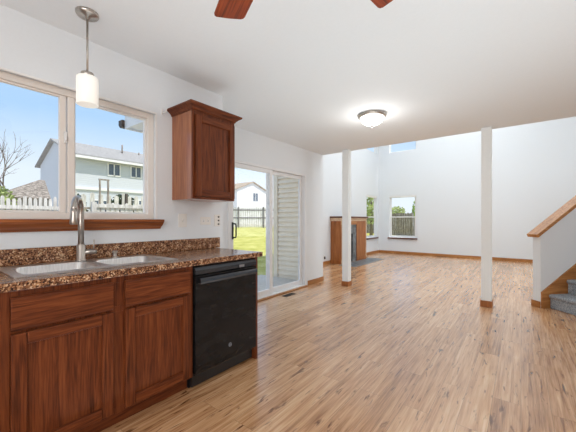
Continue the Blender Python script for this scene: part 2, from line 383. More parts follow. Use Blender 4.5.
# baseboards
def baseboard(name, segs):
    b = new()
    for x0, y0, x1, y1 in segs: box(b, x0, y0, 0, x1, y1, .085)
    return struct(name, b, M['oak_x'] if abs(segs[0][2]-segs[0][0]) > abs(segs[0][3]-segs[0][1]) else M['oak_y'], bevel=.004)
baseboard('baseboard_door', [(XD, DY1+.055, XD+.014, YE+.014), (XD-.12, YE, XD, YE+.014)])
baseboard('baseboard_living', [(XL, YE+.014, XL+.014, 7.24), (XL, 8.87, XL+.014, YB)])
baseboard('baseboard_back', [(XL+.014, YB-.014, XR, YB)])
baseboard('baseboard_patio', [(XL+.014, YE, XD-.12, YE+.014)])

# ------------------------------------------------------------ windows and sliding door
def slab(name, parent, m, *a, bevel=.0):
    b = new(); box(b, *a); return obj(name, b, m, parent, bevel)
# kitchen slider
b = new(); ring_box(b, 'X', XS-.12, XS-.055, KW[0], KW[2], KW[1], KW[3], .05, .05, .05, .045)
box(b, XS-.12, .712, KW[2]+.05, XS-.06, .754, KW[3]-.045)
wk = obj('window_1', b, M['almond'], None, .004); wk['kind'] = 'structure'
wk.data.materials.clear(); wk.data.materials.append(M['almond'])
b = new(); ring_box(b, 'X', XS-.10, XS-.07, KW[0]+.05, KW[2]+.05, .704, KW[3]-.045, .035, .037, .012, .012); obj('sash', b, M['almond'], wk, .003)
b = new(); box(b, XS-.087, KW[0]+.08, KW[2]+.055, XS-.083, .672, KW[3]-.05); obj('glass_pane', b, M['glass'], wk)
b = new(); ring_box(b, 'X', XS-.115, XS-.09, .754, KW[2]+.05, KW[1]-.05, KW[3]-.045, .012); obj('glazing_bead', b, M['white'], wk)
b = new(); box(b, XS-.105, .76, KW[2]+.055, XS-.101, KW[1]-.055, KW[3]-.05); obj('glass_pane', b, M['glass'], wk)
b = new(); box(b, XS-.07, .69, 1.72, XS-.055, .708, 1.80); box(b, XS-.056, .694, 1.735, XS-.043, .704, 1.765); obj('latch', b, M['white'], wk, .003)
b = new(); prism(b, [(XS, 1.117), (XS+.018, 1.117), (XS+.026, 1.13), (XS+.05, 1.146), (XS+.068, 1.168), (XS+.078, 1.174), (XS+.082, 1.194), (XS, 1.196)], 'Y', -.03, 1.345)
prism(b, [(XS-.05, 1.191), (XS, 1.191), (XS, 1.196), (XS-.05, 1.196)], 'Y', KW[0]+.002, KW[1]-.002)
obj('window_sill', b, M['sill'], wk)
b = new(); ring_box(b, 'X', XS-.012, XS+.003, KW[0], KW[2]+.006, KW[1], KW[3], .012, .012, .0001, .012); obj('corner_bead', b, M['white'], wk)  # added white strip imitating the light on the window reveal's edge
# living room windows
def hung_window(name, axis, p, u0, u1, z0, z1, side, sill=True):
    # p: interior wall face coordinate, side: +1 when outside is at larger coordinate
    A = lambda d: p+side*d
    b = new(); ring_box(b, axis, A(.045), A(.09), u0, z0, u1, z1, .035); wn = obj(name, b, M['vinyl'], None, .003); wn['kind'] = 'structure'
    if sill:
        zm = z0+(z1-z0)*.49
        b = new(); ring_box(b, axis, A(.05), A(.07), u0+.035, z0+.035, u1-.035, zm+.02, .035); obj('lower_sash', b, M['vinyl'], wn, .003)
        b = new(); ring_box(b, axis, A(.071), A(.088), u0+.035, zm-.02, u1-.035, z1-.035, .03); obj('upper_sash', b, M['vinyl'], wn, .003)
        for za, zb, d in ((z0+.065, zm-.01, .06), (zm+.005, z1-.06, .08)):
            b = new()
            if axis == 'X': box(b, A(d), u0+.065, za, A(d+.004), u1-.065, zb)
            else: box(b, u0+.065, A(d), za, u1-.065, A(d+.004), zb)
            obj('glass_pane', b, M['glass'], wn)
        b = new()
        if axis == 'X': box(b, A(-.055), u0-.04, z0-.045, A(0), u1+.04, z0)
        else: box(b, u0-.04, A(-.055), z0-.045, u1+.04, A(0), z0)
        obj('window_sill', b, M['dark_sill'], wn, .006)
        b = new()
        if axis == 'X': box(b, A(.004), u0+.004, z1-.06, A(.04), u1-.004, z1-.004)
        else: box(b, u0+.004, A(.004), z1-.06, u1-.004, A(.04), z1-.004)
        obj('blind_headrail', b, M['white'], wn, .004)
    else:
        b = new()
        if axis == 'X': box(b, A(.06), u0+.03, z0+.03, A(.064), u1-.03, z1-.03)
        else: box(b, u0+.03, A(.06), z0+.03, u1-.03, A(.064), z1-.03)
        obj('glass_pane', b, M['glass'], wn)
    return wn
hung_window('window_2', 'X', XL, LW[0], LW[1], .57, 2.05, -1)
hung_window('window_3', 'Y', YB, BW[0], BW[1], .57, 2.05, 1)
hung_window('window_4', 'X', XL, LW[0], LW[1], 3.6, 5.0, -1, False)
hung_window('window_5', 'Y', YB, BW[0], BW[1], 3.6, 5.0, 1, False)
# sliding patio door
YM = 3.55
b = new(); ring_box(b, 'X', XD-.115, XD+.006, DY0, 0.0, DY1, DZ, .035, .035, .03, .035)
dr = obj('door_1', b, M['vinyl'], None, .004); dr['kind'] = 'structure'
b = new(); ring_box(b, 'X', XD-.05, XD-.012, DY0+.035, .03, YM+.04, DZ-.035, .075, .075, .09, .06)
sl = obj('sliding_panel', b, M['vinyl'], dr, .004)
b = new(); box(b, XD-.033, DY0+.10, .11, XD-.028, YM-.03, DZ-.085); obj('glass_pane', b, M['glass'], sl)
b = new(); ring_box(b, 'X', XD-.10, XD-.06, YM-.03, .03, DY1-.035, DZ-.035, .065, .065, .08, .06)
fx = obj('fixed_panel', b, M['vinyl'], dr, .004)
b = new(); box(b, XD-.083, YM+.03, .105, XD-.078, DY1-.095, DZ-.09); obj('glass_pane', b, M['glass'], fx)
b = new(); tube(b, [(XD-.012, DY0+.10, .95), (XD+.03, DY0+.112, .955), (XD+.034, DY0+.115, .97), (XD+.034, DY0+.115, 1.12), (XD+.03, DY0+.112, 1.135), (XD-.012, DY0+.10, 1.14)], .010, 8)
box(b, XD-.012, DY0+.08, .93, XD-.006, DY0+.109, 1.16); obj('door_handle', b, M['black_plastic'], dr)
b = new(); box(b, XD+.007, DY0, 0, XD+.05, DY1, .018); obj('threshold', b, M['oak_y'], dr, .005)
# ------------------------------------------------------------ base cabinets, counter, sink, dishwasher
XF = -1.80        # face frame front plane
CZ = .914         # counter top
def shaker(bm, x, y0, z0, y1, z1, t=.02, st=.055, rec=.009):
    ring_box(bm, 'X', x, x+t, y0, z0, y1, z1, st)
def base_unit(y0, y1, doors, label, st0=.045, st1=.045):
    u = thing('base_cabinet', label, 'cabinet', ((XF+XS)/2, (y0+y1)/2, 0), 0, 'base cabinets under the countertop')
    b = new()      # open carcass: sides, floor, back, toe kick board
    for ya in (y0, y1-.018): prism(b, [(XS+.012, 0), (XF-.07, 0), (XF-.07, .10), (XF-.02, .10), (XF-.02, .872), (XS+.012, .872)], 'Y', ya, ya+.018)
    box(b, XS+.012, y0+.018, .10, XF-.02, y1-.018, .118); box(b, XS+.002, y0, .0, XS+.012, y1, .872)
    obj('carcass', b, M['cab_v'], u)
    b = new(); box(b, XF-.085, y0+.018, 0, XF-.07, y1-.018, .10); obj('toe_kick', b, M['cab_h'], u)
    b = new(); zt, zm0, zm1, zb = .872, .672, .704, .10
    box(b, XF-.02, y0, zb, XF, y0+st0, zt); box(b, XF-.02, y1-st1, zb, XF, y1, zt)
    box(b, XF-.02, y0+st0, zt-.035, XF, y1-st1, zt); box(b, XF-.02, y0+st0, zb, XF, y1-st1, zb+.035); box(b, XF-.02, y0+st0, zm0, XF, y1-st1, zm1)
    for (a, c) in zip(doors, doors[1:]): box(b, XF-.02, a[1], zb+.035, XF, c[0], zm0); box(b, XF-.02, a[1], zm1, XF, c[0], zt-.035)
    obj('face_frame', b, M['cab_v'], u, .0015)
    for a, c in doors:
        b = new(); ring_box(b, 'X', XF+.002, XF+.024, a-.005, .118, c+.005, .68, .056)
        d = obj('door', b, [M['cab_v'], M['cab_h']], u, .005)
        for f in list(d.data.polygons)[12:]: f.material_index = 1
        b = new(); box(b, XF+.003, a+.050, .173, XF+.0085, c-.050, .625); obj('door_panel', b, M['cab_v'], d)
        b = new(); prism(b, [(XF+.002, .692), (XF+.015, .692), (XF+.024, .703), (XF+.024, .834), (XF+.015, .845), (XF+.002, .845)], 'Y', a-.005, c+.005)
        obj('drawer_front', b, M['cab_h'], u, .003)
    return u
base_unit(.255, 1.243, [(.305, .718), (.792, 1.208)], 'reddish brown wooden sink base cabinet with two panel doors beside the dishwasher')
base_unit(-.62, .252, [(-.57, -.20), (-.135, .205)], 'reddish brown wooden base cabinet left of the sink cabinet', .045, .045)
b = new(); box(b, XS+.002, 1.862, 0, XF-.06, 1.888, .873); box(b, XF-.06, 1.862, .0, XF+.006, 1.888, .873)
tag(center(obj('cabinet_end_panel', b, M['cab_v'], None, .0015)), 'upright reddish brown end panel right of the black dishwasher', 'panel')
# countertop with sink cutout
ct = thing('countertop', 'brown speckled laminate countertop holding the double sink', 'countertop', ((XF+XS)/2, .65, .874))
SX0, SX1, SY0, SY1 = -2.335, -1.895, .345, 1.165
b = new(); x0, x1 = XS+.001, XF+.03; c0, c1 = -.64, 1.925; zb_ = .8745
prism(b, [(x1-.003, zb_), (x1, zb_+.004), (x1, CZ-.004), (x1-.003, CZ), (SX1, CZ), (SX1, zb_)], 'Y', c0, c1)
box(b, x0, c0, zb_, SX0, c1, CZ); box(b, SX0, c0, zb_, SX1, SY0, CZ); box(b, SX0, SY1, zb_, SX1, c1, CZ)
obj('counter_slab', b, M['granite'], ct)
b = new(); box(b, x0, c0, CZ+.0004, XS+.021, 1.978, CZ+.102); obj('backsplash', b, M['granite'], ct, .003)
# sink
sk = thing('kitchen_sink', 'stainless steel double bowl sink set into the brown countertop', 'sink', ((SX0+SX1)/2, (SY0+SY1)/2, CZ-.17))
bowls = [(-2.255, .372, -1.925, .735), (-2.255, .775, -1.925, 1.138)]
b = new()
zr = CZ+.007
def rrect(x0, y0, x1, y1, r, n=5):
    o = []
    for cx, cy, a0 in ((x1-r, y1-r, 0), (x0+r, y1-r, 90), (x0+r, y0+r, 180), (x1-r, y0+r, 270)):
        for i in range(n+1):
            t = math.radians(a0+90*i/n); o.append((cx+r*math.cos(t), cy+r*math.sin(t)))
    return o
# rim: a plate with two rounded openings, built as strips between outline and bowls
ox0, oy0, ox1, oy1 = -2.352, .328, -1.878, 1.182
def rim_piece(bm, outer, inner, z):
    # loop bridging (same vertex counts)
    vo = [bm.verts.new((p[0], p[1], z)) for p in outer]; vi = [bm.verts.new((p[0], p[1], z)) for p in inner]
    n = len(outer)
    for i in range(n): bm.faces.new((vo[i], vo[(i+1) % n], vi[(i+1) % n], vi[i]))
    return vo, vi
ym = (bowls[0][3]+bowls[1][1])/2
for (bx0, by0, bx1, by1), (ya, yb) in zip(bowls, ((oy0, ym), (ym, oy1))):
    inner = rrect(bx0, by0, bx1, by1, .055)
    outer = rrect(ox0, ya, ox1, yb, .0008)
    vo, vi = rim_piece(b, outer, inner, zr)
    n = len(vi)
    lip = [b.verts.new((v.co.x, v.co.y, CZ+.0008)) for v in vo]
    for i in range(n):
        b.faces.new((vo[i], lip[i], lip[(i+1) % n], vo[(i+1) % n]))
obj('rim', b, M['steel'], sk)
for (bx0, by0, bx1, by1) in bowls:
    b = new(); prev = None
    for off, z_, r in ((0, zr, .055), (.004, zr-.006, .055), (.012, CZ-.12, .06), (.028, CZ-.152, .06), (.06, CZ-.163, .06)):
        ring = [b.verts.new((p[0], p[1], z_)) for p in rrect(bx0+off, by0+off, bx1-off, by1-off, r)]
        if prev:
            for i in range(len(ring)):
                f = b.faces.new((prev[i], prev[(i+1) % len(ring)], ring[(i+1) % len(ring)], ring[i])); f.smooth = True
        prev = ring
    b.faces.new(prev)
    bo = obj('bowl', b, M['steel'], sk)
    b = new(); lathe(b, [(0, 0), (.028, 0), (.042, .004), (.045, .001), (.045, -.004)], (bx0+bx1)/2, (by0+by1)/2, CZ-.160, 20)
    obj('drain', b, M['nickel'], bo)
# faucet
FX, FY = -2.305, .735
fc = thing('kitchen_faucet', 'brushed nickel pull-down faucet arching over the double sink', 'faucet', (FX, FY, zr))
b = new(); lathe(b, [(.032, 0), (.032, .006), (.026, .012), (.0245, .10), (.020, .108), (.0165, .112)], FX, FY, zr, 24); obj('base', b, M['nickel'], fc)
dx, dy = .160, -.088; ln = math.hypot(dx, dy); ux, uy = dx/ln, dy/ln; R = ln/2
pts = [(FX, FY, zr+.10), (FX, FY, 1.18), (FX, FY, 1.238)]
for i in range(1, 13):
    t = PI*i/12*.97; pts.append((FX+ux*R*(1-math.cos(t)), FY+uy*R*(1-math.cos(t)), 1.238+R*math.sin(t)))
b = new(); tube(b, pts, .0175, 14); obj('neck', b, M['nickel'], fc)
ex, ey, ez = pts[-1]
b = new(); tube(b, [(ex, ey, ez+.012), (ex, ey, ez-.008), (ex+.001, ey-.001, ez-.045), (ex+.002, ey-.002, ez-.078), (ex+.002, ey-.002, ez-.085)], [.016, .0185, .021, .022, .018], 16); obj('spray_head', b, M['nickel'], fc)
b = new(); tube(b, [(FX, FY+.02, zr+.055), (FX, FY+.088, zr+.055)], .0165, 14); tube(b, [(FX, FY+.074, zr+.066), (FX+.003, FY+.076, zr+.135)], .0042, 8); obj('handle', b, M['nickel'], fc)
b = new(); lathe(b, [(.021, 0), (.021, .005), (.013, .010), (.012, .032), (.019, .036), (.019, .046), (.010, .05), (0, .05)], -2.305, .945, zr, 18); 
tube(b, [(-2.305, .945, zr+.040), (-2.272, .935, zr+.043), (-2.262, .932, zr+.036)], .0055, 8)
tag(center(obj('soap_dispenser', b, M['nickel'], None)), 'small nickel soap pump behind the right bowl of the sink', 'soap dispenser')
# dishwasher
dw = thing('dishwasher', 'glossy black dishwasher with bar handle under the countertop', 'dishwasher', ((XF+XS)/2, 1.553, 0))
y0, y1 = 1.252, 1.856
b = new(); box(b, XS+.04, y0, .0, XF-.06, y1, .868); obj('body', b, M['black_plastic'], dw)
b = new(); box(b, XF-.06, y0, .115, XF+.022, y1, .80); obj('door', b, M['black'], dw, .006)
b = new(); prism(b, [(XF-.06, .806), (XF+.022, .806), (XF+.022, .838), (XF+.008, .862), (XF-.06, .862)], 'Y', y0, y1)
cp = obj('control_panel', b, M['graphite'], dw, .003)
b = new(); prism(b, [(XF+.0222, .812), (XF+.0228, .812), (XF+.0228, .832), (XF+.0222, .832)], 'Y', 1.66, 1.715); obj('display', b, M['silver'], cp)  # silver patch standing in for a reflection on the control panel
b = new(); prism(b, [(XF+.040, .742), (XF+.052, .745), (XF+.058, .760), (XF+.055, .778), (XF+.044, .786), (XF+.038, .782)], 'Y', y0+.02, y1-.02)
for yy in (y0+.03, y1-.045): box(b, XF+.0215, yy, .75, XF+.044, yy+.016, .778)
hd = obj('handle', b, M['graphite'], dw, .003)
b = new(); box(b, XF-.055, y0+.003, .012, XF-.028, y1-.003, .10); kb = obj('kick_plate', b, M['black_plastic'], dw, .003)
b = new(); box(b, XF-.0285, y0+.02, .088, XF-.020, y1-.02, .094); obj('kick_strip', b, M['graphite'], kb)
# round badge with a monogram on the door
BY, BZ = 1.563, .228
b = new(); lathe(b, [(0, 0), (.0165, 0), (.0165, .0015), (.0145, .0022), (.0138, .0012), (0, .0012)], 0, 0, 0, 24, Matrix.Translation((XF+.0218, BY, BZ)) @ Matrix.Rotation(PI/2, 4, 'Y'))
bd = obj('badge', b, M['graphite'], dw)
b = new()
def curl(pts_): tube(b, [(XF+.0238, BY+p[0]*.001, BZ+p[1]*.001) for p in pts_], .0012, 6)
curl([(0, 5), (-3, 8), (-8, 6), (-9, 0), (-7, -6), (-3, -6), (-1, -2), (-4, 0)])
curl([(9, 6), (5, 8), (2, 4), (5, 1), (2, -2), (3, -6), (7, -6), (10, -3)])
curl([(14*math.cos(t*PI/12), 14*math.sin(t*PI/12)) for t in range(25)])
obj('monogram', b, M['silver'], bd)

# ------------------------------------------------------------ wall cabinet
wc = thing('wall_cabinet', 'reddish brown upper cabinet with one panel door and crown moulding', 'cabinet', (-2.26, 1.69, 1.365))
y0, y1, xf = 1.462, 1.912, -2.115
b = new(); box(b, XS+.002, y0, 1.365, xf-.02, y0+.016, 2.10); obj('side_panel', b, M['cab_side'], wc)
b = new(); box(b, XS+.002, y1-.016, 1.365, xf-.02, y1, 2.10); obj('side_panel', b, M['cab_side'], wc)
b = new(); box(b, XS+.002, y0+.016, 1.366, xf-.02, y1-.016, 1.39); box(b, XS+.002, y0+.016, 2.085, xf-.02, y1-.016, 2.10); box(b, XS+.002, y0+.016, 1.39, XS+.01, y1-.016, 2.085)
obj('carcass', b, M['cab_side'], wc)
b = new(); ring_box(b, 'X', xf-.02, xf, y0, 1.365, y1, 2.10, .04); obj('face_frame', b, M['cab_v'], wc, .0015)
b = new(); ring_box(b, 'X', xf+.0005, xf+.021, y0+.018, 1.385, y1-.012, 2.06, .058); d = obj('door', b, [M['cab_v'], M['cab_h']], wc, .005)
for f in list(d.data.polygons)[12:]: f.material_index = 1
b = new(); box(b, xf+.002, y0+.07, 1.436, xf+.0065, y1-.064, 2.009); obj('door_panel', b, M['cab_v'], d)
b = new()   # mitred crown swept round three sides
prof = [(0, 0), (.006, 0), (.012, .012), (.026, .026), (.046, .038), (.052, .044), (.052, .056), (0, .056)]
def crown(o, z): return [(XS+.002, y0-o, z), (xf+o, y0-o, z), (xf+o, y1+o, z), (XS+.002, y1+o, z)]
rows = [[b.verts.new(p) for p in crown(o, 2.092+z_)] for o, z_ in prof]
for r0, r1 in zip(rows, rows[1:]):
    for i in range(3): b.faces.new((r0[i], r0[i+1], r1[i+1], r1[i]))
b.faces.new(rows[-1]); b.faces.new(rows[0][::-1])
obj('crown_molding', b, M['cab_h'], wc)

# ------------------------------------------------------------ wall plates
def plate(name, cat, y, z, w_, h_, label, slots, knob=False):
    t = thing(name, label, cat, (XS, y, z-h_/2))
    b = new(); box(b, XS, y-w_/2, z-h_/2, XS+.006, y+w_/2, z+h_/2); obj('cover_plate', b, M['plate'], t, .0025)
    for sy, sz, sw, sh, mm, d in slots:
        b = new(); box(b, XS+.0055, y+sy-sw/2, z+sz-sh/2, XS+.006+d, y+sy+sw/2, z+sz+sh/2)
        obj({'dark': 'slot', 'plate': 'toggle', 'white': 'receptacle'}[mm], b, M[mm], t, .001)
plate('light_switch', 'switch', 1.563, 1.186, .085, .122, 'almond toggle light switch on the wall below the upper cabinet left side', [(0, 0, .011, .026, 'plate', .012)])
plate('wall_outlet', 'outlet', 1.815, 1.182, .12, .075, 'sideways almond duplex outlet between the toggle switch and the narrow plate', [(-.026, 0, .034, .030, 'white', .002), (.026, 0, .034, .030, 'white', .002), (-.026, .006, .012, .003, 'dark', .0024), (-.026, -.006, .012, .003, 'dark', .0024), (.026, .006, .012, .003, 'dark', .0024), (.026, -.006, .012, .003, 'dark', .0024)])
plate('wall_switch', 'switch', 1.957, 1.185, .072, .118, 'narrow white wall plate with three dark controls nearest the sliding door', [(.012, .036, .016, .014, 'dark', .006), (.012, 0, .016, .014, 'dark', .006), (.012, -.036, .016, .014, 'dark', .006)])
# curtain hook beside the window
cb = thing('curtain_bracket', 'small white curtain rod bracket beside the kitchen window top', 'bracket', (XS, 1.37, 2.09))
b = new(); box(b, XS, 1.363, 2.085, XS+.004, 1.377, 2.135); obj('mounting_plate', b, M['white'], cb)
b = new(); tube(b, [(XS+.002, 1.37, 2.10), (XS+.05, 1.37, 2.10), (XS+.066, 1.37, 2.105), (XS+.068, 1.37, 2.125)], .005, 8); obj('hook', b, M['white'], cb)

# ------------------------------------------------------------ pendant, ceiling light, fan
PX, PY = -2.105, .705
pd = thing('pendant_lamp', 'nickel pendant lamp with white glass cylinder shade above the sink', 'pendant lamp', (PX, PY, H))
b = new(); lathe(b, [(.062, H), (.062, H-.010), (.056, H-.020), (.018, H-.024), (.010, H-.040)], PX, PY, 0, 28); obj('canopy', b, M['nickel'], pd)
b = new(); tube(b, [(PX, PY, H-.03), (PX, PY, 2.09)], .006, 10); obj('rod', b, M['nickel'], pd)
b = new(); lathe(b, [(.010, 2.10), (.034, 2.092), (.036, 2.078), (.030, 2.067)], PX, PY, 0, 24); obj('socket_cap', b, M['nickel'], pd)
b = new(); lathe(b, [(.012, 2.068), (.050, 2.068), (.057, 2.061), (.058, 2.04), (.058, 1.898), (.054, 1.895), (.054, 2.04), (.048, 2.058), (.012, 2.062)], PX, PY, 0, 32); obj('lamp_shade', b, M['lamp_glass'], pd)
def uvpoint(u, v, z):
    a = u-288; s_ = (z-CAM_H)/(220-v); return ((.7905*a-.6125*300.7)*s_, (.6125*a+.7905*300.7)*s_)
LX, LY = uvpoint(372, 114.5, H)
cl_ = thing('ceiling_light', 'nickel flush ceiling light with lit white glass dome', 'ceiling light', (LX, LY, H))
b = new(); lathe(b, [(.150, H), (.165, H-.008), (.168, H-.02), (.155, H-.036), (.143, H-.040), (.141, H-.030), (0, H-.03)], LX, LY, 0, 40); obj('base_ring', b, M['nickel'], cl_)
b = new(); lathe(b, [(.142, H-.036), (.138, H-.06), (.118, H-.093), (.082, H-.117), (.04, H-.130), (0, H-.133)], LX, LY, 0, 40); obj('glass_dome', b, M['dome_glass'], cl_)
b = new(); lathe(b, [(.004, H-.131), (.016, H-.136), (.012, H-.143), (.008, H-.15), (.011, H-.157), (0, H-.163)], LX, LY, 0, 16); obj('finial', b, M['nickel'], cl_)
light('ceiling_light_bulb', 'POINT', (LX, LY, H-.22), 6.5, (1, .97, .93), .12)
# fan
FHX, FHY, FZ = -.502, .652, 2.12
fan = thing('ceiling_fan', 'ceiling fan with reddish brown wooden blades at the top edge', 'ceiling fan', (FHX, FHY, H))
b = new(); lathe(b, [(.07, 0), (.07, -.02), (.03, -.06), (.014, -.065), (.014, -.13), (.05, -.14), (.105, -.17), (.115, -.22), (.105, -.28), (.06, -.30), (0, -.30)], 0, 0, 0, 32); obj('motor', b, M['rust'], fan, local=True)
b = new(); lathe(b, [(.055, -.30), (.10, -.33), (.115, -.36), (.09, -.40), (.04, -.42), (0, -.425)], 0, 0, 0, 28); obj('light_bowl', b, M['white'], fan, local=True)
BA0 = math.atan2(.439, -.899)
for i in range(5):
    a = BA0-math.radians(72)*i+.0
    b = new()
    outline = [(.19, -.055), (.30, -.068), (.604, -.072), (.615, -.068), (.622, -.058), (.625, 0), (.622, .058), (.615, .068), (.604, .072), (.30, .068), (.19, .055)]
    prism(b, outline, 'Z', -.004, .004)
    bmesh.ops.rotate(b, verts=b.verts[:], cent=(0, 0, 0), matrix=Matrix.Rotation(math.radians(-11), 3, 'X'))
    bl = obj('blade', b, M['blade'], fan, local=True, bevel=.002); bl.location = (0, 0, FZ-H); bl.rotation_euler = (0, 0, a)
    b = new(); box(b, .09, -.02, -.012, .25, .02, -.006); box(b, .20, -.04, -.012, .26, .04, -.007)
    br_ = obj('blade_arm', b, M['rust'], bl, local=True, bevel=.002)

# ------------------------------------------------------------ posts
def post(x0, y0, label):
    p = thing('support_post', label, 'post', (x0+.06, y0+.06, 0), 0, 'white support posts at the ceiling edge')
    b = new(); box(b, x0, y0, 0, x0+.12, y0+.12, H-.001); obj('shaft', b, M['post'], p, .003)
    b = new()
    for a in ((x0-.011, y0-.011, x0+.131, y0), (x0-.011, y0+.12, x0+.131, y0+.131), (x0-.011, y0, x0, y0+.12), (x0+.12, y0, x0+.131, y0+.12)):
        box(b, a[0], a[1], .0, a[2], a[3], .085)
    obj('base_trim', b, M['oak_z'], p, .003)
post(-2.566, 4.915, 'square white post nearest the fireplace')
post(-.436, 4.915, 'square white post nearest the staircase')

# ------------------------------------------------------------ stairs with half wall (turned 45 degrees)
P0 = Vector((.21, 5.31, 0)); A45 = math.radians(45)
SLP = .70
hw = thing('stair_half_wall', 'white sloping half wall with oak handrail beside the carpeted stairs', 'half wall', P0, A45)
Lw = 2.6
b = new(); prism(b, [(0, 0), (Lw, 0), (Lw, .99+SLP*Lw), (0, .99)], 'Y', 0, .115); obj('wall_panel', b, M['wall'], hw, .003, local=True)
b = new(); n_ = math.hypot(1, SLP)
prism(b, [(-.055, .992-.055*SLP), (Lw, .992+SLP*Lw), (Lw, 1.045+SLP*Lw), (-.075, 1.045-.075*SLP)], 'Y', -.025, .14); obj('handrail', b, M['oak_x'], hw, .006, local=True)
b = new(); box(b, -.013, -.0, 0, 0, .115, .085); box(b, -.013, .115, 0, Lw, .128, .085); obj('base_trim', b, M['oak_y'], hw, .003, local=True)
st = thing('staircase', 'grey carpeted stairs rising beside the white half wall', 'stairs', P0, A45)
b = new(); prism(b, [(0, 0), (Lw, 0), (Lw, .215+SLP*Lw), (0, .215)], 'Y', -.022, -.001); obj('skirt_board', b, M['oak_x'], st, .003, local=True)
rise, run, x0 = .19, .272, .105
for i in range(8):
    b = new(); xa = x0+run*i; zt = rise*(i+1)
    prof = [(xa+.012, 0), (xa+.012, zt-.055), (xa-.004, zt-.045), (xa-.012, zt-.028), (xa-.008, zt-.010), (xa+.006, zt-.001), (xa+.02, zt), (xa+run+.011, zt), (xa+run+.011, 0)]
    prism(b, prof, 'Y', -1.0, -.023); obj('step', b, M['carpet'], st, .01, local=True)

# ------------------------------------------------------------ fireplace
fp = thing('fireplace', 'oak fireplace mantel with slate surround against the living room wall', 'fireplace', (-3.99, 8.05, 0))
fx0, fx1, fy0, fy1 = XL+.001, -3.83, 7.27, 8.84
b = new(); box(b, fx0, fy0, 0, fx1, fy0+.03, 1.22); box(b, fx0, fy0-.012, 0, fx1, fy0, .10); obj('side_panel', b, M['oak_z'], fp, .003)
b = new(); box(b, fx0, fy1-.03, 0, fx1, fy1, 1.22); obj('side_panel', b, M['oak_z'], fp, .003)
for ya, yb in ((fy0, 7.50), (8.20, fy1)):
    b = new(); box(b, fx1, ya, 0, fx1+.03, yb, 1.16); box(b, fx1+.03, ya, 0, fx1+.045, yb, .12); obj('pilaster', b, M['oak_z'], fp, .004)
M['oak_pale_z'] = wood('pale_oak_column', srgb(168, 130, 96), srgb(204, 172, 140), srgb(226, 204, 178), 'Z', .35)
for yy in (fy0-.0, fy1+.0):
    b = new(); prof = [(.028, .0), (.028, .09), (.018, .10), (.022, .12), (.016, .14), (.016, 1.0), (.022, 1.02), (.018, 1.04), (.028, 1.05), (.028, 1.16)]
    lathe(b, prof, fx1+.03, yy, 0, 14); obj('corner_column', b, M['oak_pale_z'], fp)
b = new(); box(b, fx1, 7.50, 1.06, fx1+.03, 8.20, 1.16); obj('header_board', b, M['oak_y'], fp, .003)
b = new(); ring_box(b, 'X', fx1-.02, fx1+.012, 7.50, 0, 8.20, 1.06, .12, .23, .0001, .26); obj('tile_surround', b, M['slate'], fp)
b = new(); box(b, fx1-.30, 7.62, 0, fx1-.28, 7.97, .80); box(b, fx1-.28, 7.62, 0.0, fx1-.02, 7.63, .8); box(b, fx1-.28, 7.96, 0, fx1-.02, 7.97, .8); box(b, fx1-.28, 7.63, .79, fx1-.02, 7.96, .8)
obj('firebox', b, M['firebox'], fp)
M['oak_pale'] = wood('pale_oak_trim', srgb(176, 142, 108), srgb(210, 184, 156), srgb(232, 212, 190), 'Y', .35)  # mantel moulding coloured paler than the oak around it
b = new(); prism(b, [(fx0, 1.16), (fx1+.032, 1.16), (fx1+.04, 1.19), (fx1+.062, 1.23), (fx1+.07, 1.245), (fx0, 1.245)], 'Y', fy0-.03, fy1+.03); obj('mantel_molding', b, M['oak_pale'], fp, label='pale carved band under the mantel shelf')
b = new(); box(b, fx0, fy0-.05, 1.2455, fx1+.095, fy1+.05, 1.29); obj('mantel_shelf', b, M['dark_sill'], fp, .008)
b = new(); box(b, fx1+.064, 7.05, .0006, -3.29, 9.02, .007)
box(b, XL+.02, 8.88, .0006, fx1+.064, 9.02, .007)
tag(center(obj('hearth', b, M['slate'], None)), 'flat grey slate hearth on the floor before the fireplace', 'hearth')
# living room wall jacks and floor vents
jk = thing('wall_jack', 'dark cable jack low on the wall left of the fireplace', 'outlet', (XL, 6.93, .17))
b = new(); box(b, XL, 6.90, .13, XL+.006, 6.97, .24); obj('cover_plate', b, M['plate'], jk, .002)
b = new(); box(b, XL+.0055, 6.915, .15, XL+.03, 6.955, .215); obj('socket', b, M['dark'], jk, .002)
ot = thing('wall_outlet', 'white duplex outlet low on the wall by the living room corner', 'outlet', (XL, 10.72, .36))
b = new(); box(b, XL, 10.685, .32, XL+.006, 10.755, .435); obj('cover_plate', b, M['plate'], ot, .002)
for zz in (.345, .385): 
    b = new(); box(b, XL+.0055, 10.705, zz, XL+.008, 10.735, zz+.027); obj('receptacle', b, M['white'], ot, .001)
def vent(x, y, wx, wy, label, nm='floor_vent'):
    t = thing(nm, label, 'vent', (x, y, 0), 0, 'floor vents')
    b = new(); ring_box(b, 'X', 0, .004, -wy/2, -wx/2, wy/2, wx/2, .012)
    bmesh.ops.transform(b, matrix=Matrix(((0, 0, 1, x), (0, 1, 0, y), (1, 0, 0, .0005), (0, 0, 0, 1))), verts=b.verts[:]); obj('frame', b, M['rust'], t)
    b = new()
    for i in range(9):
        yy = y-wy/2+.012+(wy-.024)*(i+.2)/9; box(b, x-wx/2+.012, yy, .001, x+wx/2-.012, yy+(wy-.024)/9*.5, .0035)
    obj('louver', b, M['dark'], t)
vx, vy = uvpoint(289, 295, 0)
vent(vx, vy, .10, .26, 'brown floor vent in front of the sliding glass door')
vent(-2.0, YB-.12, .30, .09, 'brown floor vent by the back wall baseboard right of the window')

